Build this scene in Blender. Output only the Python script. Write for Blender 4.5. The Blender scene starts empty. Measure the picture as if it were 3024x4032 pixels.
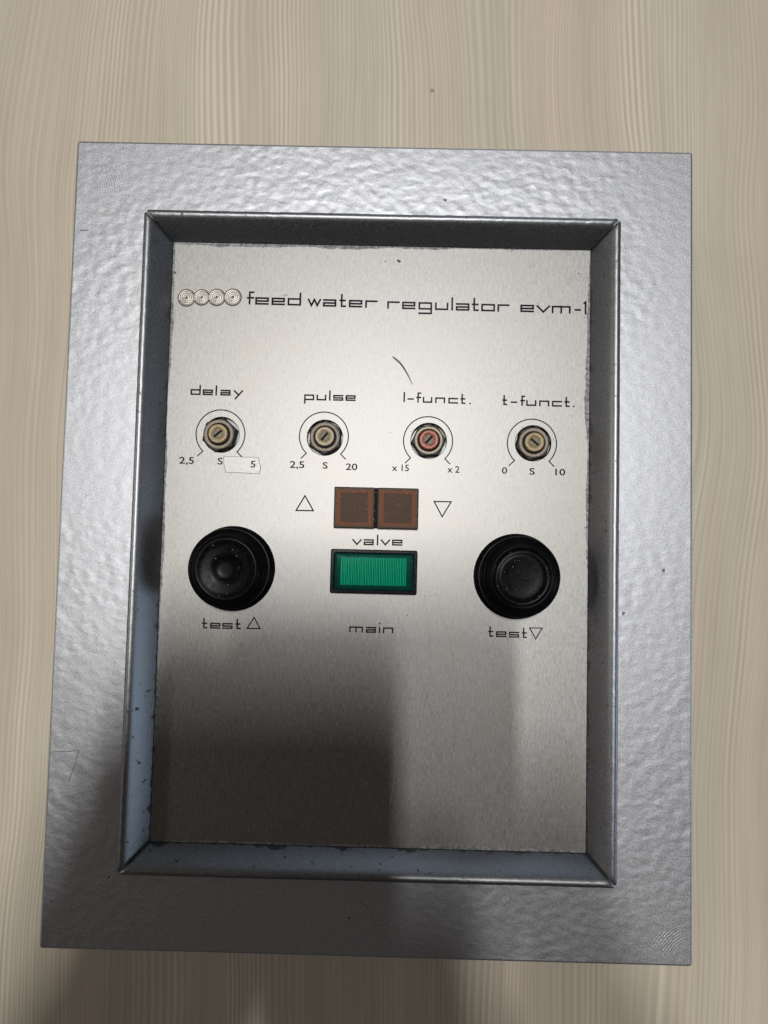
import bpy, bmesh, math, random
from mathutils import Vector, Matrix

random.seed(7)
MM = 0.001
ZF = 60.0            # mm, height of the painted front face above the tabletop
ZP = ZF - 1.0        # mm, height of the brushed aluminium panel
scn = bpy.context.scene
col = scn.collection

# ---------------------------------------------------------------- camera
cam_data = bpy.data.cameras.new('camera')
cam = bpy.data.objects.new('camera', cam_data)
col.objects.link(cam)
CAM_R = Matrix(((0.99969889, -0.02285393, 0.00893437),
                (0.02332264, 0.99813290, -0.05645153),
                (-0.00762755, 0.05664290, 0.99836537)))
CAM_P = Vector((4.470, -4.329, 218.161 + ZF)) * MM
cam.matrix_world = Matrix.Translation(CAM_P) @ CAM_R.to_4x4()
cam_data.sensor_fit = 'VERTICAL'
cam_data.sensor_height = 36.0
cam_data.lens = 36.0 * 3028 / 4032
cam_data.clip_start = 0.002
cam_data.clip_end = 20
cam_data.dof.use_dof = True
cam_data.dof.focus_distance = 0.218
cam_data.dof.aperture_fstop = 20.0
scn.camera = cam

# ---------------------------------------------------------------- world and lamps
world = bpy.data.worlds.new('World')
scn.world = world
world.use_nodes = True
bg = world.node_tree.nodes['Background']
bg.inputs[0].default_value = (1.0, 0.93, 0.86, 1)
bg.inputs[1].default_value = 0.10


def lamp(name, loc, target, power, sx, sy, color, spin=0.0):
    d = bpy.data.lights.new(name, 'AREA')
    d.shape = 'RECTANGLE'
    d.size, d.size_y = sx, sy
    d.energy = power
    d.color = color
    o = bpy.data.objects.new(name, d)
    col.objects.link(o)
    o.location = loc
    z = (Vector(loc) - Vector(target)).normalized()      # a lamp shines along its -Z; its long side runs along the table's Y
    x = Vector((0, 1, 0)).cross(z).normalized()
    o.rotation_euler = Matrix((x, z.cross(x), z)).transposed().to_euler()
    return o


# two ceiling lamps almost overhead, a ceiling lamp far to the left, daylight from the right
lamp('ceiling_lamp', (0.066, 0.29, 1.66), (0, 0.02, 0.06), 11.5, 0.04, 0.26, (1.0, 0.985, 0.97))
lamp('ceiling_lamp', (-0.130, 0.135, 1.66), (0, 0.0, 0.06), 12.0, 0.025, 0.20, (1.0, 0.98, 0.955))
lamp('ceiling_lamp', (-1.50, 0.10, 0.90), (0, 0, 0.06), 4.0, 0.12, 0.5, (1.0, 0.93, 0.85))
lamp('window_light', (0.30, 1.9, 0.28), (0, 0, 0.06), 3.0, 0.9, 0.35, (0.66, 0.82, 1.0))
lamp('window_light', (1.7, -0.35, 0.30), (0, -0.05, 0.06), 5.0, 0.9, 0.35, (0.62, 0.80, 1.0))

vs = scn.view_settings
vs.view_transform = 'Standard'
vs.look = 'None'
vs.exposure = 0.0
vs.gamma = 1.0
vs.use_curve_mapping = False
scn.render.engine = 'CYCLES'


# ---------------------------------------------------------------- material helpers
class NT:
    def __init__(self, name):
        self.m = bpy.data.materials.new(name)
        self.m.use_nodes = True
        self.t = self.m.node_tree
        self.b = self.t.nodes['Principled BSDF']
        self.out = self.t.nodes['Material Output']
        self._co = None

    def n(self, kind, **kw):
        o = self.t.nodes.new(kind)
        for k, v in kw.items():
            setattr(o, k, v)
        return o

    def put(self, sock, v):
        if hasattr(v, 'is_output'):
            self.t.links.new(v, sock)
        else:
            sock.default_value = v

    def co(self):
        if self._co is None:
            self._co = self.n('ShaderNodeTexCoord').outputs['Object']
        return self._co

    def scaled(self, s, vec=None, loc=(0, 0, 0), rot=0.0):
        o = self.n('ShaderNodeMapping')
        self.put(o.inputs['Vector'], vec if vec is not None else self.co())
        o.inputs['Scale'].default_value = s
        o.inputs['Location'].default_value = loc
        o.inputs['Rotation'].default_value = (0, 0, rot)
        return o.outputs[0]

    def noise(self, vec, scale=1.0, detail=2.0, rough=0.5, dist=0.0):
        o = self.n('ShaderNodeTexNoise')
        self.put(o.inputs['Vector'], vec)
        o.inputs['Scale'].default_value = scale
        o.inputs['Detail'].default_value = detail
        o.inputs['Roughness'].default_value = rough
        o.inputs['Distortion'].default_value = dist
        return o.outputs['Fac']

    def math(self, op, a, b=0.0, c=None, clamp=False):
        o = self.n('ShaderNodeMath', operation=op)
        o.use_clamp = clamp
        self.put(o.inputs[0], a)
        self.put(o.inputs[1], b)
        if c is not None:
            self.put(o.inputs[2], c)
        return o.outputs[0]

    def rng(self, v, a, b, c=0.0, d=1.0):
        o = self.n('ShaderNodeMapRange')
        self.put(o.inputs[0], v)
        for i, x in enumerate((a, b, c, d)):
            self.put(o.inputs[i + 1], x)
        return o.outputs[0]

    def mix(self, f, a, b):
        o = self.n('ShaderNodeMix', data_type='RGBA')
        self.put(o.inputs[0], f)
        self.put(o.inputs[6], a if hasattr(a, 'is_output') else (*a, 1))
        self.put(o.inputs[7], b if hasattr(b, 'is_output') else (*b, 1))
        return o.outputs[2]

    def xyz(self, vec=None):
        o = self.n('ShaderNodeSeparateXYZ')
        self.put(o.inputs[0], vec if vec is not None else self.co())
        return o.outputs

    def vec(self, x, y, z=0.0):
        o = self.n('ShaderNodeCombineXYZ')
        for i, v in enumerate((x, y, z)):
            self.put(o.inputs[i], v)
        return o.outputs[0]

    def bump(self, h, dist, strength=1.0, normal=None):
        o = self.n('ShaderNodeBump')
        o.inputs['Strength'].default_value = strength
        o.inputs['Distance'].default_value = dist
        self.put(o.inputs['Height'], h)
        if normal is not None:
            self.put(o.inputs['Normal'], normal)
        return o.outputs[0]

    def set(self, **kw):
        names = dict(color='Base Color', rough='Roughness', metal='Metallic', normal='Normal',
                     spec='Specular IOR Level', coat='Coat Weight', coat_rough='Coat Roughness',
                     aniso='Anisotropic', aniso_rot='Anisotropic Rotation', tangent='Tangent', alpha='Alpha',
                     trans='Transmission Weight', ior='IOR', sheen='Sheen Weight')
        for k, v in kw.items():
            if k == 'color' and not hasattr(v, 'is_output'):
                v = (*v, 1)
            self.put(self.b.inputs[names[k]], v)
        return self.m


def mat_plain(name, color, rough=0.5, metal=0.0, fine=1500, amount=0.15, bump=0.0, **kw):
    t = NT(name)
    f = t.noise(t.co(), fine, 3, 0.6)
    c = t.mix(t.rng(f, 0.3, 0.7), tuple(x * (1 - amount) for x in color), tuple(min(1, x * (1 + amount)) for x in color))
    kw2 = dict(color=c, rough=t.rng(f, 0.25, 0.75, max(0, rough - 0.08), min(1, rough + 0.08)), metal=metal)
    if bump:
        kw2['normal'] = t.bump(f, bump)
    kw2.update(kw)
    return t.set(**kw2)


def mat_hammer(name, hammer=0.00021, dirt=False):
    """silver hammered enamel"""
    t = NT(name)
    co = t.co()
    fine = t.noise(co, 2300, 3, 0.7)
    mid = t.noise(t.scaled((1, 1, 1), rot=0.7), 1100, 2, 0.5)
    big = t.noise(t.scaled((1.0, 1.5, 1.0), rot=0.6), 330, 0.6, 0.4, 0.25)
    vo = t.n('ShaderNodeTexVoronoi', feature='SMOOTH_F1')
    t.put(vo.inputs['Vector'], t.scaled((1.25, 0.9, 1.0), loc=(3, 2, 0), rot=0.5))
    vo.inputs['Scale'].default_value = 300
    vo.inputs['Smoothness'].default_value = 0.8
    big2 = t.math('SUBTRACT', 1.0, vo.outputs['Distance'])
    zone = t.rng(t.noise(co, 16, 1, 0.4), 0.35, 0.65, 0.35, 1.15)
    pits = t.n('ShaderNodeTexVoronoi')
    t.put(pits.inputs['Vector'], co)
    pits.inputs['Scale'].default_value = 85
    pit = t.rng(pits.outputs['Distance'], 0.030, 0.048, 1.0, 0.0)
    h = t.math('ADD', t.math('MULTIPLY', big, 0.55), t.math('MULTIPLY', big2, 0.40))
    h = t.math('MULTIPLY', h, zone)
    h = t.math('ADD', h, t.math('MULTIPLY', mid, 0.06))
    h = t.math('ADD', h, t.math('MULTIPLY', fine, 0.035))
    h = t.math('SUBTRACT', h, t.math('MULTIPLY', pit, 0.35))
    if not dirt:    # greasy thumb prints dried into the paint at two corners
        x, y, z = t.xyz()
        for fx, fy, ang in ((-0.0805, 0.1045, 0.5), (0.0835, -0.1085, 2.4)):
            dx, dy = t.math('SUBTRACT', x, fx), t.math('SUBTRACT', y, fy)
            dd = t.math('SQRT', t.math('ADD', t.math('MULTIPLY', dx, dx), t.math('MULTIPLY', dy, dy)))
            lx = t.math('ADD', dx, 0.012 * math.cos(ang))
            ly = t.math('ADD', dy, 0.012 * math.sin(ang))
            rr = t.math('SQRT', t.math('ADD', t.math('MULTIPLY', lx, lx), t.math('MULTIPLY', ly, ly)))
            wv = t.math('SINE', t.math('ADD', t.math('MULTIPLY', rr, 9000.0), t.math('MULTIPLY', big, 5.0)))
            msk = t.math('MULTIPLY', t.rng(dd, 0.002, 0.0068, 1.0, 0.0), t.rng(mid, 0.35, 0.6))
            h = t.math('ADD', h, t.math('MULTIPLY', t.math('MULTIPLY', wv, msk), 0.09))
    k = 0.22 if dirt else 0.38
    c = t.mix(t.rng(fine, 0.33, 0.68), (k * .72, k * .74, k * .78), (k * 1.24, k * 1.27, k * 1.33))
    c = t.mix(t.math('MULTIPLY', pit, 0.75), c, (0.05, 0.05, 0.05))
    rough = t.rng(fine, 0.3, 0.7, *((0.38, 0.50) if dirt else (0.43, 0.54)))
    if dirt:
        z = t.math('DIVIDE', t.math('SUBTRACT', t.xyz()[2], ZP * MM), 0.001)
        dn = t.noise(t.scaled((1, 1, 0.6)), 170, 4, 0.65)
        d = t.rng(t.math('SUBTRACT', t.math('MULTIPLY', t.math('SUBTRACT', dn, 0.42), 6.0), z), 0.0, 0.5)
        d = t.math('MAXIMUM', d, t.math('MULTIPLY', t.rng(t.noise(co, 420, 3, 0.6), 0.66, 0.70), 0.8))
        c = t.mix(t.math('MULTIPLY', d, 0.6), c, (0.03, 0.031, 0.029))
        rough = t.math('ADD', rough, t.math('MULTIPLY', d, 0.3))
    m = t.set(color=c, metal=1.0 if dirt else 0.93, rough=rough, normal=t.bump(h, hammer))
    return m


def mat_panel():
    t = NT('brushed_aluminium')
    co = t.co()
    s1 = t.noise(t.scaled((6000, 800, 1)), 1.0, 3, 0.6)
    s2 = t.noise(t.scaled((2400, 240, 1)), 1.0, 3, 0.6)
    grain = t.math('ADD', t.math('MULTIPLY', s1, 0.65), t.math('MULTIPLY', s2, 0.35))
    cloud = t.noise(co, 40, 4, 0.6)
    c = t.mix(t.rng(grain, 0.36, 0.64), (0.175, 0.173, 0.167), (0.325, 0.322, 0.312))
    c = t.mix(t.rng(cloud, 0.42, 0.7, 0.0, 0.22), c, (0.26, 0.24, 0.205))
    # oxide creeping in from the edges of the sheet
    x, y, z = t.xyz()
    ex = t.math('SUBTRACT', 0.0606, t.math('ABSOLUTE', x))
    ey = t.math('SUBTRACT', 0.0854, t.math('ABSOLUTE', y))
    e = t.math('MINIMUM', ex, ey)
    en = t.noise(co, 260, 5, 0.65)
    patch = t.rng(t.noise(t.scaled((1, 1, 1), loc=(.3, .1, 0)), 26, 2, 0.5), 0.40, 0.70, 0.0003, 0.0030)
    ed = t.rng(t.math('SUBTRACT', t.math('MULTIPLY', en, patch), e), 0.0, 0.0003)
    fleck = t.rng(t.noise(co, 900, 3, 0.7), 0.4, 0.62)
    c = t.mix(t.math('MULTIPLY', ed, 0.8), c, t.mix(fleck, (0.10, 0.10, 0.10), (0.33, 0.33, 0.35)))
    # small dark pits
    v = t.n('ShaderNodeTexVoronoi')
    t.put(v.inputs['Vector'], co)
    v.inputs['Scale'].default_value = 75
    pit = t.rng(v.outputs['Distance'], 0.012, 0.024, 1.0, 0.0)
    c = t.mix(t.math('MULTIPLY', pit, 0.6), c, (0.10, 0.075, 0.05))
    rough = t.math('ADD', t.rng(grain, 0.3, 0.7, 0.45, 0.55), t.math('MULTIPLY', ed, 0.25))
    tan = t.n('ShaderNodeTangent', direction_type='RADIAL', axis='Z')
    hh = t.math('ADD', grain, t.math('MULTIPLY', t.math('MULTIPLY', ed, fleck), 2.0))
    return t.set(color=c, metal=t.math('SUBTRACT', 1.0, t.math('MULTIPLY', ed, 0.6)), rough=rough,
                 normal=t.bump(hh, 0.000008, 1.0))


def mat_table():
    t = NT('pale_wood_laminate')
    x, y, z = t.xyz()
    w0 = t.noise(t.vec(t.math('MULTIPLY', x, 4.0), t.math('MULTIPLY', y, 3.0)), 1.0, 2, 0.45)
    w1 = t.noise(t.vec(t.math('MULTIPLY', x, 14.0), t.math('MULTIPLY', y, 9.0), 4.0), 1.0, 1, 0.4)
    u = t.math('ADD', x, t.math('MULTIPLY', t.math('SUBTRACT', w0, 0.5), 0.06))
    u = t.math('ADD', u, t.math('MULTIPLY', t.math('SUBTRACT', w1, 0.5), 0.012))
    # rings: a sine whose spacing drifts across the board
    fm = t.noise(t.vec(t.math('MULTIPLY', u, 22.0), t.math('MULTIPLY', y, 0.4), 2.0), 1.0, 2, 0.5)
    ph = t.math('ADD', t.math('MULTIPLY', u, 470.0), t.math('MULTIPLY', fm, 15.0))
    ring = t.math('SINE', t.math('MULTIPLY', ph, 6.2832))
    ring = t.rng(ring, -1.0, 1.0)
    ring = t.math('POWER', ring, 1.4)
    ring2 = t.rng(t.math('SINE', t.math('MULTIPLY', t.math('ADD', t.math('MULTIPLY', u, 930.0), t.math('MULTIPLY', fm, 31.0)), 6.2832)), -1.0, 1.0)
    pick = t.rng(t.noise(t.vec(t.math('MULTIPLY', u, 38.0), t.math('MULTIPLY', y, 0.8), 5.0), 1.0, 2, 0.5), 0.47, 0.55)
    ring = t.math('ADD', t.math('MULTIPLY', ring, t.math('SUBTRACT', 1.0, pick)), t.math('MULTIPLY', ring2, t.math('MULTIPLY', pick, 0.6)))
    amp = t.rng(t.noise(t.vec(t.math('MULTIPLY', u, 55.0), t.math('MULTIPLY', y, 2.0), 7.0), 1.0, 2, 0.5), 0.36, 0.64, 0.10, 1.0)
    fib = t.noise(t.vec(t.math('MULTIPLY', u, 1300.0), t.math('MULTIPLY', y, 10.0)), 1.0, 3, 0.6)
    fib2 = t.noise(t.vec(t.math('MULTIPLY', u, 3600.0), t.math('MULTIPLY', y, 90.0)), 1.0, 2, 0.6)
    tone = t.noise(t.vec(t.math('MULTIPLY', u, 42.0), t.math('MULTIPLY', y, 1.2), 9.0), 1.0, 2, 0.5)
    blot = t.noise(t.vec(t.math('MULTIPLY', x, 60.0), t.math('MULTIPLY', y, 22.0), 3.0), 1.0, 3, 0.55)
    base = t.mix(t.rng(tone, 0.34, 0.66), (0.350, 0.316, 0.238), (0.385, 0.318, 0.248))
    lite = t.mix(t.rng(tone, 0.34, 0.66), (0.520, 0.488, 0.398), (0.550, 0.482, 0.396))
    f = t.math('MULTIPLY', ring, amp)
    f = t.math('ADD', t.math('MULTIPLY', f, 0.85), t.math('MULTIPLY', t.rng(fib, 0.3, 0.7), 0.42))
    f = t.math('ADD', f, t.math('MULTIPLY', t.math('SUBTRACT', fib2, 0.5), 0.30))
    f = t.math('ADD', f, t.math('MULTIPLY', t.math('SUBTRACT', blot, 0.5), 0.35), None, True)
    c = t.mix(f, base, lite)
    # a small brown mark in the print
    dx = t.math('SUBTRACT', x, 0.0163)
    dy = t.math('SUBTRACT', y, 0.1695)
    dd = t.math('SQRT', t.math('ADD', t.math('MULTIPLY', dx, dx), t.math('MULTIPLY', dy, dy)))
    c = t.mix(t.rng(dd, 0.0004, 0.0010, 0.75, 0.0), c, (0.16, 0.115, 0.07))
    return t.set(color=c, rough=t.rng(f, 0, 1, 0.50, 0.40), spec=0.35, normal=t.bump(f, 0.00003))


def mat_clear(name, tint, rough=0.12, ior=1.49):
    """thin clear coloured plastic: see-through, with a glossy skin"""
    t = NT(name)
    tr = t.n('ShaderNodeBsdfTransparent')
    tr.inputs[0].default_value = (*tint, 1)
    gl = t.n('ShaderNodeBsdfGlossy')
    gl.inputs['Roughness'].default_value = rough
    fr = t.n('ShaderNodeFresnel')
    fr.inputs[0].default_value = ior
    sc = t.noise(t.co(), 700, 3, 0.6)
    t.put(gl.inputs['Normal'], t.bump(sc, 0.00002))
    mx = t.n('ShaderNodeMixShader')
    t.put(mx.inputs[0], fr.outputs[0])
    t.put(mx.inputs[1], tr.outputs[0])
    t.put(mx.inputs[2], gl.outputs[0])
    t.put(t.out.inputs[0], mx.outputs[0])
    return t.m


M = {}
M['paint'] = mat_hammer('silver_hammered_paint')
M['rail'] = mat_hammer('silver_paint_rail', 0.00005, True)
M['panel'] = mat_panel()
M['table'] = mat_table()
M['ink'] = mat_plain('black_print', (0.010, 0.009, 0.014), 0.6, 0, 5000, 0.5, spec=0.04)
M['ink_worn'] = mat_plain('worn_dark_print', (0.026, 0.025, 0.031), 0.6, 0, 3500, 0.8, spec=0.04)
M['dark'] = mat_plain('dark_inside', (0.006, 0.006, 0.007), 0.6, 0, 900, 0.4, spec=0.08)
M['rubber'] = mat_plain('black_rubber', (0.0022, 0.0024, 0.003), 0.30, 0, 900, 0.35, 0.000008, spec=0.05)
M['nut'] = mat_plain('dull_steel', (0.014, 0.0135, 0.012), 0.5, 0.0, 1800, 0.5, 0.00004, spec=0.2)
M['nut_top'] = mat_plain('worn_nickel', (0.27, 0.23, 0.185), 0.6, 0.1, 2600, 0.45, 0.00008)
M['nut_brass'] = mat_plain('worn_brass_plate', (0.45, 0.40, 0.29), 0.6, 0.1, 2600, 0.4, 0.00008)
M['cream'] = mat_plain('yellowed_plastic', (0.30, 0.225, 0.115), 0.42, 0, 1500, 0.35, 0.00004)
M['cream_pale'] = mat_plain('pale_yellowed_plastic', (0.34, 0.27, 0.17), 0.42, 0, 1500, 0.35, 0.00004)
M['red'] = mat_plain('faded_red_plastic', (0.34, 0.105, 0.075), 0.45, 0, 1300, 0.6, 0.00004)
M['screw'] = mat_plain('dirty_screw', (0.17, 0.145, 0.10), 0.6, 0.1, 2500, 0.6, 0.00006)
M['black_plastic'] = mat_plain('black_gloss_plastic', (0.004, 0.005, 0.006), 0.22, 0, 1200, 0.2, spec=0.06)
M['green_dark'] = mat_plain('dark_green_plastic', (0.002, 0.012, 0.012), 0.3, 0, 1200, 0.2, spec=0.08)
M['green'] = mat_plain('green_rib', (0.0, 0.36, 0.265), 0.4, 0, 900, 0.15, spec=0.1)
M['green_gap'] = mat_plain('green_rib_gap', (0.0, 0.028, 0.023), 0.4, 0, 900, 0.2, spec=0.1)
M['green_clear'] = mat_clear('clear_green_plastic', (0.45, 0.95, 0.86), 0.14, 1.13)
M['orange'] = mat_plain('orange_rim_plastic', (0.15, 0.066, 0.020), 0.5, 0, 2600, 0.5, spec=0.1)
M['brown'] = mat_plain('smoked_brown_plastic', (0.050, 0.036, 0.028), 0.5, 0, 2600, 0.55, spec=0.1)
M['smoke'] = mat_plain('smoked_edge_plastic', (0.022, 0.018, 0.016), 0.4, 0, 1500, 0.4, spec=0.15)
M['smoke_clear'] = mat_clear('clear_smoked_plastic', (0.92, 0.84, 0.78), 0.40, 1.11)
M['disc'] = mat_plain('turned_metal', (0.36, 0.345, 0.31), 0.42, 0.9, 1500, 0.3)
M['tape'] = mat_plain('grey_tape', (0.265, 0.26, 0.252), 0.50, 1.0, 1300, 0.22)
M['tape_edge'] = mat_plain('tape_outline', (0.12, 0.10, 0.10), 0.6, 0, 2000, 0.4)  # darker tone for the line drawn round the tape
M['scratch'] = mat_plain('scratch_line', (0.22, 0.20, 0.18), 0.5, 0.6, 2000, 0.4)
M['scratch_dark'] = mat_plain('paint_scratch', (0.10, 0.10, 0.105), 0.55, 0.4, 1500, 0.6)
M['scratch_bright'] = mat_plain('bright_scratch_line', (0.75, 0.74, 0.72), 0.3, 0.8, 2000, 0.2)
M['fibre'] = mat_plain('dry_bristle', (0.10, 0.075, 0.045), 0.55, 0, 1500, 0.5)
M['dust'] = mat_plain('pale_dust', (0.55, 0.54, 0.50), 0.8, 0, 1500, 0.2)
M['grit'] = mat_plain('dark_grit', (0.06, 0.045, 0.035), 0.7, 0, 1500, 0.4)
M['steel_box'] = mat_plain('grey_steel', (0.20, 0.205, 0.215), 0.45, 0.5, 900, 0.2)
M['phone'] = mat_plain('black_phone_glass', (0.012, 0.012, 0.013), 0.35, 0, 900, 0.2)


# ---------------------------------------------------------------- object helpers
def mesh_obj(name, verts, faces, mat, parent=None, smooth=False, loc=(0, 0, 0)):
    me = bpy.data.meshes.new(name)
    me.from_pydata([tuple(c * MM for c in v) for v in verts], [], faces)
    me.validate()
    me.materials.append(mat)
    if smooth:
        for p in me.polygons:
            p.use_smooth = True
    o = bpy.data.objects.new(name, me)
    col.objects.link(o)
    o.location = tuple(c * MM for c in loc)
    if parent:
        o.parent = parent
    return o


def empty(name, parent=None, loc=(0, 0, 0)):
    o = bpy.data.objects.new(name, None)
    col.objects.link(o)
    o.location = tuple(c * MM for c in loc)
    o.empty_display_size = 0.01
    if parent:
        o.parent = parent
    return o


def tag(o, label=None, category=None, group=None, kind=None):
    for k, v in (('label', label), ('category', category), ('group', group), ('kind', kind)):
        if v:
            o[k] = v
    return o


def rrect(x0, y0, x1, y1, r, seg=5):
    pts = []
    for cx, cy, a0 in ((x1 - r, y1 - r, 0), (x0 + r, y1 - r, 90), (x0 + r, y0 + r, 180), (x1 - r, y0 + r, 270)):
        for i in range(seg + 1):
            a = math.radians(a0 + 90 * i / seg)
            pts.append((cx + r * math.cos(a), cy + r * math.sin(a)))
    return pts


def circle(cx, cy, r, n=48, wob=0.0):
    return [(cx + (r + random.uniform(-wob, wob)) * math.cos(2 * math.pi * i / n),
             cy + (r + random.uniform(-wob, wob)) * math.sin(2 * math.pi * i / n)) for i in range(n)]


def sheet(name, outline, holes, z_top, thick, mat, parent=None, bevel=0.0):
    """flat plate with holes, top face at z_top, from a filled 2D curve"""
    cu = bpy.data.curves.new(name, 'CURVE')
    cu.dimensions = '2D'
    cu.fill_mode = 'BOTH'
    for pts in [outline] + holes:
        sp = cu.splines.new('POLY')
        sp.points.add(len(pts) - 1)
        for p, (x, y) in zip(sp.points, pts):
            p.co = (x * MM, y * MM, 0, 1)
        sp.use_cyclic_u = True
    cu.extrude = max(0.0, thick / 2 - bevel) * MM
    cu.bevel_depth = bevel * MM
    cu.bevel_resolution = 3
    cu.offset = -bevel * MM
    tmp = bpy.data.objects.new(name + '_curve', cu)
    col.objects.link(tmp)
    dg = bpy.context.evaluated_depsgraph_get()
    me = bpy.data.meshes.new_from_object(tmp.evaluated_get(dg))
    bpy.data.objects.remove(tmp)
    bpy.data.curves.remove(cu)
    me.name = name
    me.transform(Matrix.Translation((0, 0, (z_top - thick / 2) * MM)))
    me.materials.clear()
    me.materials.append(mat)
    o = bpy.data.objects.new(name, me)
    col.objects.link(o)
    if parent:
        o.parent = parent
    return o


def box(name, x0, y0, z0, x1, y1, z1, mat, parent=None, bev=0.0, seg=3, loc=(0, 0, 0)):
    bm = bmesh.new()
    bmesh.ops.create_cube(bm, size=1.0)
    for v in bm.verts:
        v.co = Vector(((x0 + x1) / 2 + v.co.x * (x1 - x0), (y0 + y1) / 2 + v.co.y * (y1 - y0),
                       (z0 + z1) / 2 + v.co.z * (z1 - z0))) * MM
    if bev:
        bmesh.ops.bevel(bm, geom=list(bm.edges), offset=bev * MM, segments=seg, profile=0.5, affect='EDGES')
    me = bpy.data.meshes.new(name)
    bm.to_mesh(me)
    bm.free()
    me.materials.append(mat)
    o = bpy.data.objects.new(name, me)
    col.objects.link(o)
    o.location = tuple(c * MM for c in loc)
    if parent:
        o.parent = parent
    return o


def lathe(name, prof, mat, parent=None, loc=(0, 0, 0), n=64, smooth=True, lid=True):
    verts, faces = [], []
    for r, z in prof:
        for i in range(n):
            a = 2 * math.pi * i / n
            verts.append((r * math.cos(a), r * math.sin(a), z))
    for k in range(len(prof) - 1):
        for i in range(n):
            j = (i + 1) % n
            faces.append((k * n + i, k * n + j, (k + 1) * n + j, (k + 1) * n + i))
    if lid:
        faces.append(tuple((len(prof) - 1) * n + i for i in range(n)))
    return mesh_obj(name, verts, faces, mat, parent, smooth, loc)


def stroke(pts, w, z, closed=False):
    """flat mitred ribbon along 2D points; returns verts, faces"""
    P = [Vector(p) for p in pts]
    n = len(P)
    out = []
    for i in range(n):
        a = P[i - 1] if (i > 0 or closed) else None
        b = P[(i + 1) % n] if (i < n - 1 or closed) else None
        d1 = (P[i] - a).normalized() if a is not None else None
        d2 = (b - P[i]).normalized() if b is not None else None
        p = P[i].copy()
        if d1 is None:
            p = p - d2 * (w / 2)
            nn = Vector((-d2.y, d2.x)) * (w / 2)
        elif d2 is None:
            p = p + d1 * (w / 2)
            nn = Vector((-d1.y, d1.x)) * (w / 2)
        else:
            n1 = Vector((-d1.y, d1.x))
            n2 = Vector((-d2.y, d2.x))
            s = n1 + n2
            s.normalize()
            nn = s * (w / 2 / max(0.42, s.dot(n1)))
        out.append((p + nn, p - nn))
    verts = []
    for l, r in out:
        verts += [(l.x, l.y, z), (r.x, r.y, z)]
    faces = []
    m = n if closed else n - 1
    for i in range(m):
        j = (i + 1) % n
        faces.append((2 * i + 1, 2 * j + 1, 2 * j, 2 * i))
    return verts, faces


class Soup:
    def __init__(self):
        self.v, self.f = [], []

    def add(self, vf):
        k = len(self.v)
        self.v += vf[0]
        self.f += [tuple(i + k for i in f) for f in vf[1]]
        return self

    def build(self, name, mat, parent=None, smooth=False, loc=(0, 0, 0)):
        return mesh_obj(name, self.v, self.f, mat, parent, smooth, loc)


# ---------------------------------------------------------------- table
table = box('tabletop', -600, -430, -25, 600, 700, 0, M['table'], None, 1.0, 2)
tag(table, 'pale striped wood grain laminate tabletop under the metal box', 'table', None, 'structure')

# ---------------------------------------------------------------- the control box
unit = empty('control_box')
tag(unit, 'silver hammered metal control box with brushed panel lying on wooden tabletop', 'control box')

HX, HY = 90.0, 115.0
body = box('box_body', -88.6, -113.6, 0, 88.6, 113.6, ZF - 3.2, M['steel_box'], unit, 1.5, 2)
# front face: painted plate with a rounded outer edge and a window for the panel
face = sheet('front_plate', rrect(-HX, -HY, HX, HY, 0.9), [rrect(-66, -91, 66, 91, 0.4)], ZF, 3.0, M['paint'], unit, 0.7)

for pts, w in [([(-88.9, -61.4), (-84.5, -61.2), (-81.4, -60.8), (-82.4, -65.0), (-83.9, -69.6)], .16), ([(-87.7, 88.15), (-86.8, 88.0), (-85.6, 88.3)], .28),
               ([(-85.5, -73.8), (-76, -71.6), (-70, -69.0)], .10), ([(-2.5, -99.5), (1.2, -102.0), (2.6, -106.5)], .10)]:
    Soup().add(stroke(pts, w, ZF + 0.02)).build('scratch', M['scratch_dark'], face)

# ---- bezel: four mitred rails standing proud of the plate
IX, IY = 60.75, 85.55            # inner edge at the panel
RIDGE_OUT = 7.3                  # how far the rail's outer side lies beyond the inner edge
PROF = [(0.0, ZP - 0.4), (0.25, ZP + 0.35), (4.2, ZF + 3.95), (4.75, ZF + 4.55), (5.3, ZF + 4.95), (5.85, ZF + 5.15), (6.35, ZF + 5.1),
        (6.8, ZF + 4.85), (7.1, ZF + 4.4), (7.3, ZF + 3.6), (7.32, ZF - 1.2)]


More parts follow.
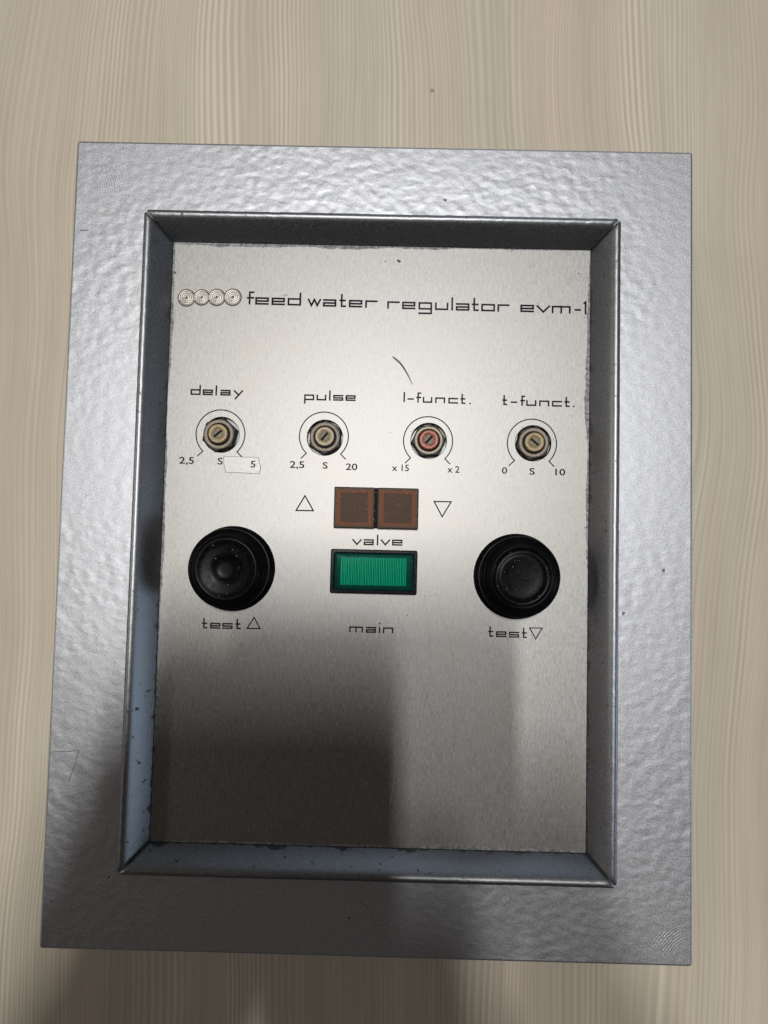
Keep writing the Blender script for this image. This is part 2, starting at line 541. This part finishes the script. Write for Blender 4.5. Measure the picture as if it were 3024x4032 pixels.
def rail(side):
    L = IY if side in ('left', 'right') else IX
    n = 150
    verts, faces = [], []
    gap = 0.10
    rnd = random.Random({'left': 1, 'right': 2, 'top': 3, 'bottom': 4}[side])
    wob = [0.0] * (n + 1)
    for i in range(n + 1):
        wob[i] = 0.05 * math.sin(i * 0.11 + 2) + rnd.uniform(-0.05, 0.05) + (rnd.uniform(-0.12, 0.12) if rnd.random() < .2 else 0)
    for i in range(n + 1):
        t = -1 + 2 * i / n
        for k, (o, z) in enumerate(PROF):
            s = t * (L + o - gap)
            oo, zz = o, z
            if 2 <= k <= 9:
                zz = z + wob[i] * (0.5 if k < 9 else 0.2)
                oo = o + wob[i] * 0.35 * (1 if k > 5 else 0.5)
            if abs(t) == 1 and k >= 4:      # blunt, filed-off corner
                s = t * (L + min(o, 6.3) - gap)
                zz = zz - 0.25
            if side == 'left':
                verts.append((-IX - oo, s, zz))
            elif side == 'right':
                verts.append((IX + oo, -s, zz))
            elif side == 'top':
                verts.append((s, IY + oo, zz))
            else:
                verts.append((-s, -IY - oo, zz))
    K = len(PROF)
    for i in range(n):
        for k in range(K - 1):
            faces.append((i * K + k, (i + 1) * K + k, (i + 1) * K + k + 1, i * K + k + 1))
    faces.append(tuple(range(K)))
    faces.append(tuple(reversed(range(n * K, n * K + K))))
    o = mesh_obj('bezel_rail', verts, faces, M['rail'], unit, True)
    bm = bmesh.new()
    bm.from_mesh(o.data)
    bmesh.ops.recalc_face_normals(bm, faces=list(bm.faces))
    bm.to_mesh(o.data)
    bm.free()
    return o


for s in ('left', 'right', 'top', 'bottom'):
    rail(s)

# ---- brushed panel with real holes, and the dark inside behind it
POTS = [(-44.75, 29.25), (-14.95, 29.05), (14.85, 28.80), (44.75, 28.75)]
BTNS = [(-40.15, -9.0), (40.40, -9.35)]
holes = [circle(x, y, 5.15, 44, 0.06) for x, y in POTS] + [circle(x, y, 11.3, 40) for x, y in BTNS]
holes += [rrect(-11.8, 3.3, 12.3, 14.9, 0.3, 2), rrect(-12.0, -14.9, 12.0, -3.0, 0.3, 2)]
panel = sheet('panel', rrect(-IX + 0.05, -IY + 0.05, IX - 0.05, IY - 0.05, 0.2, 2), holes, ZP, 1.2, M['panel'], unit)
box('back_plate', -65, -90, ZP - 7, 65, 90, ZP - 5, M['dark'], unit)

ZI = ZP + 0.05      # print height
ASC, DESC, TH = 0.74, 0.60, None


def glyph(ch, x0, x1, y0, xh, w):
    """strokes of the wide square lettering, as centre lines"""
    h = w / 2
    a, b = x0 + h, x1 - h
    lo, hi = y0 + h, y0 + xh - h
    mid = (lo + hi) / 2 - 0.02
    top = y0 + xh * (1 + ASC) - h
    dn = y0 - xh * DESC + h
    X = lambda t: a + (b - a) * t
    if ch == 'e':
        return [[(b, lo), (a, lo), (a, hi), (b, hi), (b, mid), (a + w, mid)]]
    if ch == 'a':
        return [[(a, hi), (b, hi), (b, lo), (a, lo), (a, mid), (b - w, mid)]]
    if ch == 'd':
        return [[(b, top), (b, lo), (a, lo), (a, hi), (b - w, hi)]]
    if ch == 'p':
        return [[(a, dn), (a, hi), (b, hi), (b, lo), (a + w, lo)]]
    if ch == 'f':
        return [[(b, top), (X(.33), top), (X(.33), y0 + h)], [(a, hi), (b, hi)]]
    if ch == 't':
        return [[(X(.30), top), (X(.30), lo), (b, lo)], [(a, hi), (X(.95), hi)]]
    if ch == 'w':
        return [[(a, hi), (X(.25), lo), (X(.5), hi), (X(.75), lo), (b, hi)]]
    if ch == 'v':
        return [[(a, hi), (X(.5), lo), (b, hi)]]
    if ch == 'y':
        return [[(b, hi), (X(.16), dn)], [(a, hi), (X(.5), lo + (hi - lo) * .12)]]
    if ch == 'r':
        return [[(a, lo), (a, hi), (b, hi)]]
    if ch == 'g':
        return [[(b - w, lo), (a, lo), (a, hi), (b, hi), (b, dn), (a, dn)]]
    if ch == 'u':
        return [[(a, hi), (a, lo), (b, lo), (b, hi)]]
    if ch == 'n':
        return [[(a, lo), (a, hi), (b, hi), (b, lo)]]
    if ch == 'm':
        return [[(a, lo), (a, hi), (b, hi), (b, lo)], [(X(.5), hi - w), (X(.5), lo)]]
    if ch == 'l':
        return [[((x0 + x1) / 2, top), ((x0 + x1) / 2, lo)]]
    if ch == 'i':
        xm = (x0 + x1) / 2
        return [[(xm, hi), (xm, lo)], [(xm, top - .02), (xm, top)]]
    if ch == 'o':
        return [[(a, lo), (a, hi), (b, hi), (b, lo), (a, lo)]]
    if ch == 'c':
        return [[(b, hi), (a, hi), (a, lo), (b, lo)]]
    if ch == 's':
        return [[(b, hi), (a, hi), (a, mid), (b, mid), (b, lo), (a, lo)]]
    if ch == '-':
        return [[(a, y0 + xh * .56), (b, y0 + xh * .56)]]
    if ch == '1':
        return [[(a, top - .28), (b, top), (b, lo)]]
    if ch == '.':
        xm = (x0 + x1) / 2
        return [[(xm, y0 + h), (xm + .01, y0 + h)]]
    return []


def word(y0, y1, xh, w, letters, mat):
    s = Soup()
    xa, xb = letters[0][1], letters[-1][2]
    for i, (ch, x0, x1) in enumerate(letters):
        yb = y0 + (y1 - y0) * (x0 - xa) / (xb - xa)
        for k, pl in enumerate(glyph(ch, x0, x1, yb, xh, w)):
            s.add(stroke(pl, w, ZI + 0.012 * k))
    return s.build('lettering', mat, panel)


WORDS = [
    (67.50, 67.40, 2.22, .52, [('f', -38.72, -36.64), ('e', -36.3, -32.33), ('e', -31.57, -27.64), ('d', -26.88, -22.95)]),
    (67.34, 67.19, 2.22, .52, [('w', -21.05, -17.16), ('a', -16.63, -12.71), ('t', -11.87, -9.91), ('e', -9.12, -5.15), ('r', -4.36, -0.78)]),
    (67.07, 66.83, 2.22, .52, [('r', 2.03, 5.66), ('e', 6.33, 10.23), ('g', 11.08, 15.06), ('u', 15.87, 19.76), ('l', 20.56, 21.14), ('a', 21.89, 25.88), ('t', 26.5, 28.58), ('o', 29.25, 33.27), ('r', 33.94, 37.43)]),
    (66.88, 66.56, 2.22, .52, [('e', 40.57, 44.55), ('v', 45.22, 49.2), ('m', 49.64, 55.12), ('-', 56.23, 58.04), ('1', 58.79, 59.67)]),
    (40.63, 40.61, 1.70, .45, [('d', -54.11, -51.15), ('e', -50.57, -47.61), ('l', -46.86, -46.5), ('a', -45.48, -42.52), ('y', -41.68, -38.91)]),
    (39.80, 39.86, 1.70, .44, [('p', -21.26, -18.35), ('u', -17.71, -14.86), ('l', -14.05, -13.69), ('s', -12.92, -9.96), ('e', -9.34, -6.41)]),
    (39.85, 39.64, 1.70, .44, [('l', 7.34, 7.79), ('-', 8.49, 10.36), ('f', 11.02, 12.45), ('u', 12.9, 15.67), ('n', 16.46, 19.34), ('c', 20.23, 23.08), ('t', 23.7, 25.18), ('.', 26.25, 26.72)]),
    (39.58, 39.44, 1.70, .44, [('t', 35.76, 37.18), ('-', 38.19, 40.04), ('f', 40.92, 42.3), ('u', 42.63, 45.55), ('n', 46.32, 49.26), ('c', 50.01, 52.93), ('t', 53.56, 55.1), ('.', 55.98, 56.53)]),
    (-1.56, -1.42, 1.74, .42, [('v', -6.35, -3.65), ('a', -3.08, -0.2), ('l', 0.68, 1.06), ('v', 1.75, 4.45), ('e', 5.01, 7.96)]),
    (-26.23, -26.30, 1.68, .42, [('m', -6.59, -2.66), ('a', -1.85, 1.02), ('i', 1.87, 2.18), ('n', 2.99, 5.92)]),
    (-26.15, -26.13, 1.67, .42, [('t', -48.36, -46.83), ('e', -46.05, -43.08), ('s', -42.6, -39.64), ('t', -38.89, -37.34)]),
    (-26.54, -26.71, 1.66, .40, [('t', 32.76, 34.24), ('e', 35.0, 37.93), ('s', 38.59, 41.5), ('t', 42.24, 43.69)]),
]
for k, (y0, y1, xh, w, letters) in enumerate(WORDS):
    word(y0, y1, xh, w, letters, M['ink_worn'] if k in (2, 6) else M['ink'])


def number(txt, x0, y0, x1, y1, z=ZI):
    """plain sans-serif figures fitted into a box"""
    cu = bpy.data.curves.new('figures', 'FONT')
    cu.body = txt
    cu.size = 1.0
    cu.resolution_u = 4
    cu.offset = 0.012
    tmp = bpy.data.objects.new('figures', cu)
    col.objects.link(tmp)
    dg = bpy.context.evaluated_depsgraph_get()
    me = bpy.data.meshes.new_from_object(tmp.evaluated_get(dg))
    bpy.data.objects.remove(tmp)
    bpy.data.curves.remove(cu)
    xs = [v.co.x for v in me.vertices]
    ys = [v.co.y for v in me.vertices]
    base = 0.0
    sy = (y1 - y0) / (max(ys) - max(base, min(ys)) if ',' in txt else max(ys) - min(ys))
    oy = 0.0 if ',' in txt else min(ys)
    sx = (x1 - x0) / (max(xs) - min(xs))
    for v in me.vertices:
        v.co = Vector((x0 + (v.co.x - min(xs)) * sx, y0 + (v.co.y - oy) * sy, z)) * MM
    me.materials.clear()
    me.materials.append(M['ink'])
    me.name = 'figures'
    o = bpy.data.objects.new('figures', me)
    col.objects.link(o)
    o.parent = panel
    return o


for a in [('2,5', -56.62, 20.65, -52.36, 22.60), ('S', -45.57, 20.62, -44.1, 22.59), ('2,5', -24.81, 20.15, -20.63, 22.10),
          ('S', -15.37, 20.08, -13.93, 22.01), ('20', -8.73, 19.85, -5.43, 21.78), ('x 15', 4.49, 19.89, 9.36, 21.78),
          ('x 2', 20.36, 19.78, 23.82, 21.69), ('0', 35.96, 19.80, 37.44, 21.68), ('S', 43.8, 19.70, 45.33, 21.63),
          ('10', 51.19, 19.66, 54.01, 21.59)]:
    number(*a)

# dial arcs round the adjusters, with their outward ticks
for cx, cy in [(-45.02, 29.41), (-15.25, 29.43), (14.66, 28.75), (44.41, 28.68)]:
    pts = []
    r = 7.03
    a0, a1 = math.radians(-45.5), math.radians(225.5)
    pts.append((cx + 1.42 + r * math.cos(a0), cy - 1.42 + r * math.sin(a0)))
    for i in range(49):
        a = a0 + (a1 - a0) * i / 48
        pts.append((cx + r * math.cos(a), cy + r * math.sin(a)))
    pts.append((cx - 1.45 + r * math.cos(a1), cy - 1.42 + r * math.sin(a1)))
    Soup().add(stroke(pts, 0.31, ZI)).build('dial_arc', M['ink'], panel)

for pts, w in [([(-20.2, 12.2), (-22.62, 7.93), (-17.68, 7.98)], .30), ([(16.75, 11.38), (21.6, 11.42), (19.12, 7.08)], .28),
               ([(-33.62, -22.7), (-35.5, -25.85), (-31.8, -25.8)], .27), ([(44.45, -23.78), (47.95, -23.76), (46.18, -26.85)], .25)]:
    Soup().add(stroke(pts, w * 1.2, ZI, True)).build('triangle_symbol', M['ink'], panel)

# four turned metal discs beside the title
for x, y, r in [(-56.35, 69.11, 2.40), (-51.97, 69.35, 2.22), (-47.57, 69.45, 2.36), (-42.92, 69.58, 2.40)]:
    prof = [(r + 0.05, 0.0), (r, 0.14)]
    for i in range(4):
        rr = r * (1 - (i + 0.75) / 4.6)
        prof += [(rr + r * .10, 0.20), (rr + r * .05, 0.12), (rr, 0.11), (rr - r * .05, 0.19)]
    prof += [(r * .07, 0.02)]
    d = lathe('metal_disc', prof, M['disc'], panel, (x, y, ZP - 0.005), 40, False)
    lathe('disc_outline', [(r + 0.24, 0.0), (r + 0.20, 0.03)], M['grit'], panel, (x + 0.05, y - 0.08, ZP - 0.004), 32)  # dark ring showing just outside the disc's rim

# piece of tape over the last figure of the delay scale
tp = [(-43.75, 22.93), (-34.02, 22.82), (-33.77, 21.72), (-33.17, 20.19), (-33.54, 18.3), (-43.07, 18.53), (-43.68, 20.83)]
cxm = sum(p[0] for p in tp) / 7
cym = sum(p[1] for p in tp) / 7
tape = sheet('tape_piece', tp[::-1], [], ZP + 0.10, 0.08, M['tape'], panel)
Soup().add(stroke([(cxm + (x - cxm) * 1.012, cym + (y - cym) * 1.02) for x, y in tp], 0.20, ZP + 0.025, True)).build('tape_edge', M['tape_edge'], panel)
number('5', -36.06, 19.95, -34.65, 21.88, ZP + 0.125)

# ---- adjusters: hexagon nut, bushing ring, plastic shaft, slotted screw
def adjuster(x, y, turn, ring_mat, shaft_mat, slot, dx, dy, nut_r=5.15, ring_r=4.2):
    a = empty('adjuster', unit, (x + dx, y + dy, ZP))
    v, f = [], []
    n = 6
    for z, r in ((-4.5, nut_r), (0.5, nut_r), (0.95, nut_r * 0.93)):
        for i in range(n):
            t = turn + i * math.pi / 3
            v.append((r * math.cos(t), r * math.sin(t), z))
    for k in range(2):
        for i in range(n):
            j = (i + 1) % n
            f.append((k * n + i, k * n + j, (k + 1) * n + j, (k + 1) * n + i))
    f.append(tuple(range(2 * n, 3 * n)))
    tube = [(5.11, -1.4), (5.11, 0.02), (5.24, 0.02)]
    lathe('hole_shade', tube, M['dark'], a, (-dx, -dy, 0), 44, True, False)  # black sleeve: shade on the hole wall put in as colour
    mesh_obj('nut', v, f, M['nut'], a)
    lathe('bushing', [(ring_r, 0.9), (ring_r, 1.35), (ring_r - 0.25, 1.6), (3.40, 1.6), (3.28, 1.4), (3.25, 0.90)], ring_mat, a, n=48, lid=False)
    lathe('shaft', [(2.70, 0.5), (2.70, 2.55), (2.62, 2.78), (2.45, 2.85), (1.66, 2.85), (1.58, 2.45)], shaft_mat, a, n=48)
    lathe('gap', [(3.30, 1.0), (2.60, 1.02)], M['dark'], a, n=40, lid=False)
    sc = lathe('screw', [(1.52, 2.3), (1.50, 2.60), (1.42, 2.66)], M['screw'], a, n=36)
    # slot: dark bar across the screw head
    c, s_ = math.cos(slot), math.sin(slot)
    L, w = 1.40, 0.33
    q = [(L, w), (-L, w), (-L, -w), (L, -w)]
    mesh_obj('slot', [(px * c - py * s_, px * s_ + py * c, 2.675) for px, py in q], [(0, 1, 2, 3)], M['dark'], sc)
    return a


adjuster(*POTS[0], 0.32, M['nut_top'], M['cream'], math.radians(40), -0.45, -0.10, 5.2)
adjuster(*POTS[1], 0.50, M['nut_top'], M['cream_pale'], math.radians(52), 0.12, -0.02)
adjuster(*POTS[2], 0.10, M['nut_brass'], M['red'], math.radians(48), -0.05, -0.05, 5.05, 4.0)
adjuster(*POTS[3], 0.28, M['nut_top'], M['cream'], math.radians(-40), -0.05, -0.02, 5.25)

# ---- two black push buttons
def button(x, y, sharp):
    b = empty('push_button', unit, (x, y, ZP))
    lathe('collar', [(11.2, -3), (12.05, -0.2), (12.1, 0.25), (11.9, 0.75), (11.45, 1.2), (11.3, 1.6), (10.9, 1.7)], M['rubber'], b, n=72)
    prof = [(11.0, 1.4), (11.15, 4.6), (11.2, 6.2), (11.05, 6.75), (10.7, 7.05), (10.2, 7.15)]
    if sharp:
        prof += [(9.7, 7.4), (9.2, 8.4), (8.85, 9.6), (8.6, 10.1), (8.3, 10.25), (7.95, 10.1), (7.75, 9.75), (7.3, 9.55),
                 (6.6, 9.62), (6.1, 9.8), (5.6, 9.82), (4.5, 9.7), (3.0, 9.62), (1.4, 9.6), (0.4, 9.6)]
    else:
        prof += [(9.9, 7.5), (9.5, 8.5), (9.2, 9.3), (8.8, 9.85), (8.3, 10.05), (7.8, 9.95), (7.2, 9.7), (6.2, 9.55),
                 (4.8, 9.5), (3.6, 9.35), (2.9, 9.0), (2.2, 8.85), (1.2, 8.8), (0.4, 8.8)]
    lathe('cap', prof, M['rubber'], b, n=72)
    return b


button(*BTNS[0], False)
button(*BTNS[1], True)

# ---- two smoked orange indicator lamps
for x0, x1 in ((-11.75, -0.15), (0.55, 12.25)):
    il = empty('indicator_lamp', unit, ((x0 + x1) / 2, 9.05, ZP))
    hw = (x1 - x0) / 2
    box('housing', -hw, -5.85, -4, hw, 5.85, 1.3, M['smoke'], il, 0.25, 2)
    box('orange_rim', -hw + .10, -5.75, 1.25, hw - .10, 5.75, 1.9, M['smoke'], il, 0.2, 2)
    box('diffuser', -hw + .75, -5.0, 1.6, hw - .75, 5.0, 2.05, M['orange'], il, 0.1, 1)
    box('centre_pad', -hw + 1.9, -4.2, 1.9, hw - 1.9, 4.2, 2.15, M['brown'], il, 0.1, 1)
    box('lens', -hw + .12, -5.73, 2.18, hw - .12, 5.73, 2.9, M['smoke_clear'], il, 0.3, 3)
box('lamp_divider', -0.13, 3.4, ZP - 4, 0.53, 14.7, ZP + 1.0, M['dark'], unit)

# ---- green main lamp: black frame, ribbed green diffuser under a clear cover
gl = empty('main_lamp', unit, (0.0, -8.95, ZP))
fr = sheet('lamp_frame', rrect(-12.25, -6.2, 12.25, 6.2, 0.5, 3), [rrect(-11.1, -5.1, 11.1, 5.1, 0.4, 3)], 1.9, 2.4, M['black_plastic'], gl, 0.25)
box('lamp_body', -11.2, -5.2, -4, 11.2, 5.2, 0.6, M['green_dark'], gl, 0.1, 1)
box('diffuser', -9.45, -3.95, 0.5, 9.35, 3.95, 0.8, M['green_gap'], gl)
ribs = Soup()
nr = 38
for i in range(nr):
    x = -9.4 + 18.7 * (i + 0.5) / nr
    w = 0.15 if i % 2 else 0.215
    v = [(x - w, -3.9, 0.8), (x + w, -3.9, 0.8), (x + w, 3.9, 0.8), (x - w, 3.9, 0.8),
         (x - w * .7, -3.9, 0.98), (x + w * .7, -3.9, 0.98), (x + w * .7, 3.9, 0.98), (x - w * .7, 3.9, 0.98)]
    ribs.add((v, [(0, 1, 5, 4), (1, 2, 6, 5), (2, 3, 7, 6), (3, 0, 4, 7), (4, 5, 6, 7)]))
tag(ribs.build('ribs', M['green'], gl), kind='stuff')
box('lens', -11.05, -5.05, 1.2, 11.05, 5.05, 2.5, M['green_clear'], gl, 0.7, 4)

# ---- wear: fine scratches, the scraped mark over the title, dents in the paint
def curve_pts(ctrl, n=14):
    P = [Vector(p) for p in ctrl]
    P = [P[0] * 2 - P[1]] + P + [P[-1] * 2 - P[-2]]
    out = []
    for i in range(1, len(P) - 2):
        for k in range(n):
            t = k / n
            a, b, c, d = P[i - 1:i + 3]
            out.append(0.5 * ((2 * b) + (c - a) * t + (2 * a - 5 * b + 4 * c - d) * t * t + (3 * b - a - 3 * c + d) * t ** 3))
    out.append(P[-2])
    return [(p.x, p.y) for p in out]


for ctrl, w, m in [([(4.43, -15.75), (11.16, -30.7), (16.1, -44.43), (21.14, -64.88)], .14, 'scratch'),
                   ([(14.74, -15.5), (16.17, -28.26), (16.06, -42.13), (13.21, -54.44)], .12, 'scratch'),
                   ([(17.86, -15.04), (22.43, -30.43), (24.2, -41.93), (23.33, -57.99), (22.65, -63.33)], .10, 'scratch'),
                   ([(7.02, -54.59), (7.26, -65.24), (5.93, -74.35)], .07, 'scratch_bright')]:
    Soup().add(stroke(curve_pts(ctrl), w, ZP + 0.02)).build('scratch', M[m], panel)
mesh_obj('scrape', [(x, y, ZP + 0.03) for x, y in [(-28.59, 70.26), (-27.94, 70.08), (-26.93, 70.3), (-26.83, 70.8), (-27.77, 70.78)]],
         [(0, 1, 2, 3, 4)], M['scratch'], panel)

# ---------------------------------------------------------------- loose things lying on the panel
def bristle():
    ctrl = [(3.96, 52.99), (4.92, 52.25), (6.26, 51.06), (7.62, 49.19), (8.79, 47.12), (9.88, 44.95)]
    pts = curve_pts(ctrl, 6)
    n = len(pts)
    v, f = [], []
    S = 8
    for i, (x, y) in enumerate(pts):
        t = i / (n - 1)
        r = 0.19 * (0.45 + 0.75 * math.sin(math.pi * min(1, 0.15 + t * 0.9)))
        if i == n - 1:
            r = 0.03
        a = Vector(pts[max(0, i - 1)])
        b = Vector(pts[min(n - 1, i + 1)])
        d = (b - a).normalized()
        nx, ny = -d.y, d.x
        for k in range(S):
            q = 2 * math.pi * k / S
            v.append((x - 6.5 + nx * r * math.cos(q), y - 49 + ny * r * math.cos(q), 0.19 + r * math.sin(q)))
    for i in range(n - 1):
        for k in range(S):
            j = (k + 1) % S
            f.append((i * S + k, i * S + j, (i + 1) * S + j, (i + 1) * S + k))
    f.append(tuple(range(S)))
    o = mesh_obj('bristle', v, f, M['fibre'], None, True, (6.5, 49, ZP))
    return tag(o, 'thin curved dark bristle lying on the brushed panel above the dials', 'bristle')


bristle()


def blob(cx, cy, cz, rx, ry, rz, rnd, rot=0.0):
    v, f = [], []
    S, T = 7, 4
    c, s = math.cos(rot), math.sin(rot)
    for i in range(T):
        lat = -math.pi / 2 + math.pi * (i + 0.5) / T
        for k in range(S):
            lon = 2 * math.pi * k / S
            j = rnd.uniform(0.8, 1.15)
            px, py = rx * math.cos(lat) * math.cos(lon) * j, ry * math.cos(lat) * math.sin(lon) * j
            v.append((cx + px * c - py * s, cy + px * s + py * c, cz + rz * math.sin(lat)))
    for i in range(T - 1):
        for k in range(S):
            q = (k + 1) % S
            f.append((i * S + k, i * S + q, (i + 1) * S + q, (i + 1) * S + k))
    f.append(tuple(reversed(range(S))))
    f.append(tuple((T - 1) * S + k for k in range(S)))
    return v, f


rnd = random.Random(3)
seed = Soup().add(blob(0, 0, 0.28, 0.62, 0.34, 0.28, rnd, -0.35)).build('seed_husk', M['fibre'], None, True, (5.14, 81.2, ZP))
tag(seed, 'tiny dark seed husk on the brushed panel just below the top bezel rail', 'seed husk')

dust = Soup()
for bx, by in BTNS:
    for i in range(26):
        a, r = rnd.uniform(0, 6.28), 8.0 * math.sqrt(rnd.random())
        s = rnd.choice((0.04, 0.05, 0.06, 0.10))
        dust.add(blob(bx + r * math.cos(a), by + r * math.sin(a), ZP + 9.75, s, s, s, rnd))
for i in range(80):
    x = rnd.uniform(-11.3, 11.8)
    s = rnd.choice((0.035, 0.045, 0.05, 0.08))
    dust.add(blob(x, rnd.uniform(3.6, 14.4), ZP + 2.92, s, s, s * .7, rnd))
for i in range(34):
    s = rnd.choice((0.035, 0.045, 0.05, 0.075))
    dust.add(blob(rnd.uniform(-10.2, 10.2), -8.95 + rnd.uniform(-4.2, 4.2), ZP + 2.52, s, s, s * .7, rnd))
tag(dust.build('dust', M['dust'], None), 'pale dust specks on the black buttons and coloured lamps', 'dust', None, 'stuff')

grit = Soup()
for x, y, s in [(14.68, -15.41, .16), (17.64, -14.88, .15), (9.71, -21.13, .18), (1.24, 81.04, .2), (-58, 68, .2), (-60, 76.5, .35),
                (54, 79.5, .14), (57.3, 78.6, .18), (38, 26, .14)]:
    grit.add(blob(x, y, ZP + s * .45, s * 1.3, s * .8, s * .45, rnd, rnd.uniform(0, 3)))
for i in range(130):
    e = rnd.random()
    s = rnd.uniform(0.05, 0.16)
    if e < .4:
        x, y = rnd.choice((-1, 1)) * (60.2 - abs(rnd.gauss(0, .7))), rnd.uniform(-84, 84)
    elif e < .6:
        x, y = rnd.uniform(-59, 59), rnd.choice((-1, 1)) * (85 - abs(rnd.gauss(0, .6)))
    elif e < .8:
        px, py = rnd.choice(POTS)
        a = rnd.uniform(0, 6.28)
        r = 5.2 + abs(rnd.gauss(0.1, .35))
        x, y = px + r * math.cos(a), py + r * math.sin(a)
    else:
        x, y = rnd.uniform(-58, 58), rnd.uniform(-84, 84)
        s *= 0.8
    grit.add(blob(x, y, ZP + s * .4, s * 1.2, s, s * .4, rnd, rnd.uniform(0, 3)))
tag(grit.build('grit', M['grit'], None), 'dark grit crumbs along the edges of the brushed panel', 'grit', None, 'stuff')

# ---------------------------------------------------------------- the phone that takes the picture (its shadow falls on the box)
phone = empty('smartphone')
phone.matrix_world = cam.matrix_world @ Matrix.Translation((0, 0, 0.005))
tag(phone, 'black smartphone held flat above the box, shading the lower half of it', 'smartphone')
sheet('phone_body', rrect(-59.5, -132.7, 12.0, 14.0, 11.0, 8), [], 7.8, 7.8, M['phone'], phone, 1.5)
sheet('camera_bump', rrect(-24.0, -22.0, 9.5, 11.5, 7.0, 6), [], 0.3, 1.6, M['phone'], phone, 0.3)


# ---------------------------------------------------------------- the person holding the phone, leaning over the table edge
def person():
    J = {  # joints in mm: position, radius
        'pelvis': ((0, -640, 60), 150), 'waist': ((0, -630, 220), 135), 'chest': ((0, -590, 420), 150),
        'neck': ((0, -530, 585), 62), 'head': ((0, -490, 680), 82), 'crown': ((0, -470, 770), 70),
        'hip_l': ((-95, -640, -20), 95), 'knee_l': ((-100, -640, -340), 65), 'foot_l': ((-105, -650, -690), 45), 'toe_l': ((-110, -560, -715), 35),
        'hip_r': ((95, -640, -20), 95), 'knee_r': ((100, -640, -340), 65), 'foot_r': ((105, -650, -690), 45), 'toe_r': ((110, -560, -715), 35),
        'sh_l': ((-185, -580, 480), 68), 'el_l': ((-235, -430, 330), 46), 'wr_l': ((-118, -165, 300), 31), 'pa_l': ((-72, -98, 297), 42), 'kn_l': ((-66, -58, 296), 34),
        'sh_r': ((185, -580, 480), 68), 'el_r': ((215, -430, 330), 46), 'wr_r': ((72, -215, 300), 31), 'pa_r': ((44, -145, 297), 34), 'kn_r': ((33, -105, 296), 26),
    }
    E_ = [('pelvis', 'waist'), ('waist', 'chest'), ('chest', 'neck'), ('neck', 'head'), ('head', 'crown'), ('chest', 'sh_l'), ('chest', 'sh_r'),
          ('pelvis', 'hip_l'), ('pelvis', 'hip_r')]
    for q in 'lr':
        E_ += [('hip_' + q, 'knee_' + q), ('knee_' + q, 'foot_' + q), ('foot_' + q, 'toe_' + q), ('sh_' + q, 'el_' + q), ('el_' + q, 'wr_' + q),
               ('wr_' + q, 'pa_' + q), ('pa_' + q, 'kn_' + q)]
    # fingers laid along the phone's long edges, thumbs over the screen
    F = {'l': [[(-76, -88, 289), (-72, -64, 289), (-69, -44, 290)], [(-69, -92, 303), (-67, -72, 303), (-66, -54, 303)],
               [(-86, -98, 303), (-84, -82, 304), (-80, -68, 304)], [(-92, -110, 309), (-90, -96, 309), (-86, -84, 309)],
               [(-78, -150, 308), (-58, -125, 312), (-42, -108, 311)]],
         'r': [[(31, -122, 289), (27, -95, 289), (25, -72, 290)], [(35, -126, 296), (30, -104, 297), (26, -84, 297)],
               [(38, -134, 303), (33, -112, 304), (27, -95, 304)], [(42, -146, 309), (36, -126, 309), (29, -112, 309)],
               [(28, -172, 308), (10, -150, 312), (-5, -136, 311)]]}
    for q in 'lr':
        for i, ch in enumerate(F[q]):
            ch = [(x + (10 if q == 'l' else -2), y + (48 if q == 'l' else 38), z) for x, y, z in ch]
            prev = ('pa_' if i == 4 else 'kn_') + q
            for k, p in enumerate(ch):
                nm = 'f%d%d%s' % (i, k, q)
                J[nm] = (p, (13.0, 12.5, 11.0)[k])
                E_.append((prev, nm))
                prev = nm
    names = list(J)
    me = bpy.data.meshes.new('person')
    me.from_pydata([tuple(c * MM for c in J[n][0]) for n in names], [(names.index(a), names.index(b)) for a, b in E_], [])
    o = bpy.data.objects.new('person', me)
    col.objects.link(o)
    sk = o.modifiers.new('skin', 'SKIN')
    for i, n in enumerate(names):
        d = me.skin_vertices[0].data[i]
        d.radius = (J[n][1] * MM, J[n][1] * MM)
        d.use_root = (n == 'pelvis')
    sub = o.modifiers.new('sub', 'SUBSURF')
    sub.levels = sub.render_levels = 2
    dg = bpy.context.evaluated_depsgraph_get()
    fin = bpy.data.meshes.new_from_object(o.evaluated_get(dg))
    o.modifiers.clear()
    o.data = fin
    bpy.data.meshes.remove(me)
    fin.name = 'person'
    t = NT('dark_clothing_and_skin')
    y = t.xyz()[1]
    z = t.xyz()[2]
    hand = t.rng(y, -0.215, -0.205)
    face = t.math('MULTIPLY', t.rng(z, 0.60, 0.61), t.rng(z, 0.75, 0.74))
    skin = t.math('MAXIMUM', hand, face)
    wv = t.noise(t.co(), 900, 2, 0.6)
    c = t.mix(skin, t.mix(wv, (0.012, 0.013, 0.017), (0.03, 0.03, 0.035)), (0.30, 0.17, 0.115))
    fin.materials.clear()
    fin.materials.append(t.set(color=c, rough=0.75, spec=0.2))
    for p in fin.polygons:
        p.use_smooth = True
    return tag(o, 'person in dark clothes leaning over the table and holding the smartphone', 'person')


person()
